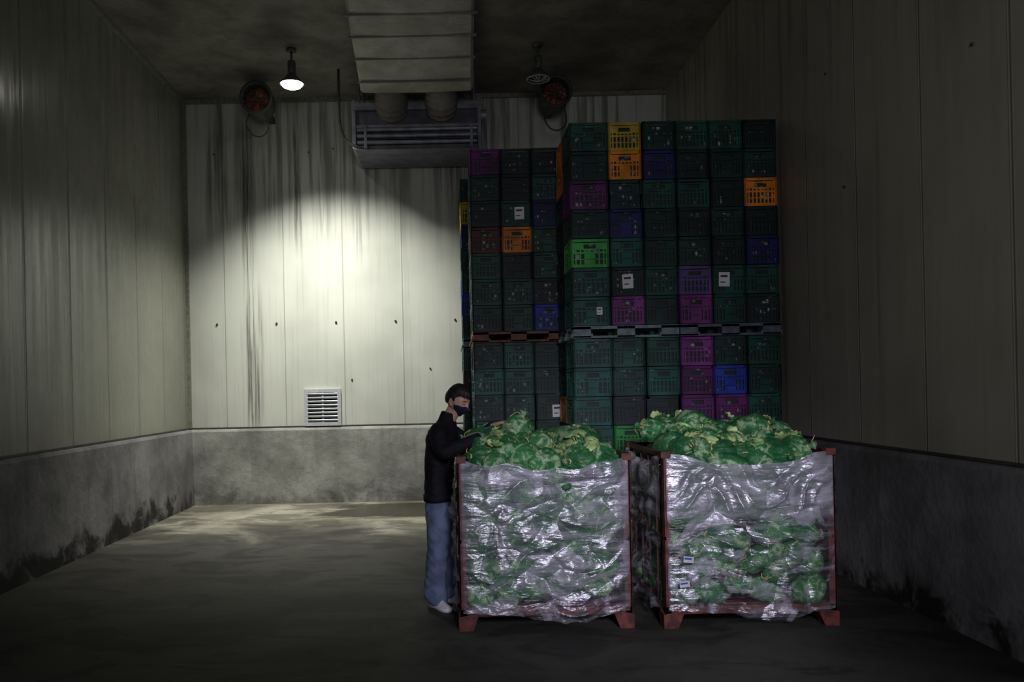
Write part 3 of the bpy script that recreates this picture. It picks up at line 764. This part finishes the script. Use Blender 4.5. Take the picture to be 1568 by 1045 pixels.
def hand(wrist, fdir, back, side_, name, curl):
    f = Vector(fdir).normalized(); n = Vector(back); n = (n-f*n.dot(f)).normalized(); s = f.cross(n)*side_
    M = Matrix(((f.x, s.x, n.x, wrist[0]), (f.y, s.y, n.y, wrist[1]), (f.z, s.z, n.z, wrist[2]), (0,0,0,1)))
    b = MB()
    def er(x, w, h, z=0, y=0): return [(x, y+w*math.cos(a), z+h*math.sin(a)) for a in [2*pi*k/18 for k in range(18)]]
    b.rings([er(-.05,.028,.024), er(-.01,.028,.022), er(.015,.034,.020), (er(.05,.042,.018)), er(.08,.042,.016, -.002), er(.095,.039,.012, -.005)], 0, True, M)
    for k, (y, L, rot) in enumerate([(.031, .072, .10), (.011, .080, .02), (-.010, .075, -.05), (-.030, .060, -.14)]):
        p = Vector((.082, y, -.003)); pts = [p-Vector((.02,0,0)), p]; ang = .15
        for seg, fr in enumerate((.45, .31, .24)):
            ang += curl[seg]*(1+.1*k)
            p = p+Vector((math.cos(ang)*math.cos(rot), math.sin(rot), -math.sin(ang)))*L*fr; pts.append(p)
        b.tube(pts, [.0105,.0105,.0095,.0085,.0065], 12, 0, M, ref=(0,0,1))
    b.tube([(.01,.02,-.004), (.035,.040,-.010), (.062,.058,-.018), (.084,.066,-.028)], [.014,.0135,.011,.008], 12, 0, M)
    o = b.obj(name, [m_skin], person); remesh(o, .0035, 3); return o
hand((.352,-.162,1.337), (.85,.30,-.02), (0,0,1), 1, 'hand_right', (.25,.35,.3))
hand((.425,.062,1.423), (.85,-.30,.30), (-.1,0,1), -1, 'hand_left', (.3,.35,.3))
b = MB()
def shoe(fx, fy, yaw):
    M = Matrix.Translation((fx, fy, 0)) @ Matrix.Rotation(yaw, 4, 'Z')
    sole = [(-.085,.018),(-.078,.032),(-.05,.038),(0,.037),(.05,.040),(.10,.047),(.14,.046),(.17,.036),(.188,.018)]
    rs = []
    for x, w in sole: rs.append([(x, -w, .002), (x, w, .002), (x, w+.002, .032), (x, w*.5, .036), (x, -w*.5, .036), (x, -w-.002, .032)])
    b.rings(rs, 0, True, M)
    up = [(-.08,.020,.075),(-.07,.033,.10),(-.04,.036,.115),(0,.036,.118),(.035,.037,.105),(.07,.040,.085),(.11,.043,.066),(.145,.040,.056),(.17,.030,.046),(.182,.014,.036)]
    rs = []
    for x, w, h in up:
        rs.append([(x, w*math.cos(a)*(1-.25*max(0, math.sin(a))), .02+(h-.02)*max(0, math.sin(a))**.8 if math.sin(a) > 0 else .02) for a in [2*pi*k/20 for k in range(20)]])
    b.rings(rs, 0, True, M)
    for s in (-1, 1):
        b.tube([M @ Vector(q) for q in [(-.07, s*.034, .04), (-.02, s*.038, .05), (.03, s*.0385, .075), (.06, s*.030, .085)]], .006, 6, 1)
    for k in range(4): b.tube([M @ Vector(q) for q in [(.03+k*.018, -.022, .102-k*.011), (.03+k*.018, 0, .112-k*.011), (.03+k*.018, .022, .102-k*.011)]], .003, 6, 1)
shoe(FR[0], FR[1], -.75); shoe(FL[0], FL[1], -.3)
b.obj('sneakers', [m_shoe, m_shoed], person, True)

# ------------------------------------------------------------------ lights
def light(kind, name, loc, rot, energy, color, **kw):
    l = bpy.data.lights.new(name, kind); l.energy = energy; l.color = color
    for k, v in kw.items(): setattr(l, k, v)
    o = bpy.data.objects.new(name, l); COL.objects.link(o); o.location = loc; o.rotation_euler = rot; return o
light('SPOT', 'lamp_beam', (-2.0, 10.6, 5.755), (math.radians(10), math.radians(-5), 0), 1800, (1, .985, .90), spot_size=math.radians(110), spot_blend=1.0, shadow_soft_size=.10)
src = Vector((1.0, -1.0, 3.1)); tgt = Vector((1.38, 5.7, .72))
light('SPOT', 'box_fill_spot', src, (tgt-src).to_track_quat('-Z', 'Y').to_euler(), 1100, (.84, .82, 1.0), spot_size=math.radians(34), spot_blend=1.0, shadow_soft_size=.45)  # added unseen spot, cone kept to the boxes for film highlights
src = Vector((.6, -2.2, 2.8)); tgt = Vector((1.8, 8, 2.6))
light('AREA', 'front_fill_area', src, (tgt-src).to_track_quat('-Z', 'Y').to_euler(), 38, (.93, .92, 1.0), shape='RECTANGLE', size=2.0, size_y=2.0, spread=math.radians(110))  # added unseen fill behind the camera, brightens the crate stacks
w = bpy.data.worlds.new('world'); scene.world = w; w.use_nodes = True
w.node_tree.nodes['Background'].inputs[0].default_value = (.6, .65, .75, 1); w.node_tree.nodes['Background'].inputs[1].default_value = .01

# ------------------------------------------------------------------ camera
cd = bpy.data.cameras.new('camera'); cam = bpy.data.objects.new('camera', cd); COL.objects.link(cam)
cd.lens = 28.0; cd.sensor_width = 36; cd.shift_x = .0619; cd.shift_y = .0469; cd.clip_end = 100
if ZOOM:
    cx, cy, zf = ZOOM; cd.lens = 28*zf; cd.shift_x = (cx-687)/1568*zf; cd.shift_y = (596-cy)/1568*zf
cam.matrix_world = Matrix.Translation((0, 0, 1.72)) @ Matrix.Rotation(pi/2, 4, 'X') @ Matrix.Rotation(math.radians(-1.2), 4, 'Z')
scene.camera = cam
scene.view_settings.view_transform = 'Standard'
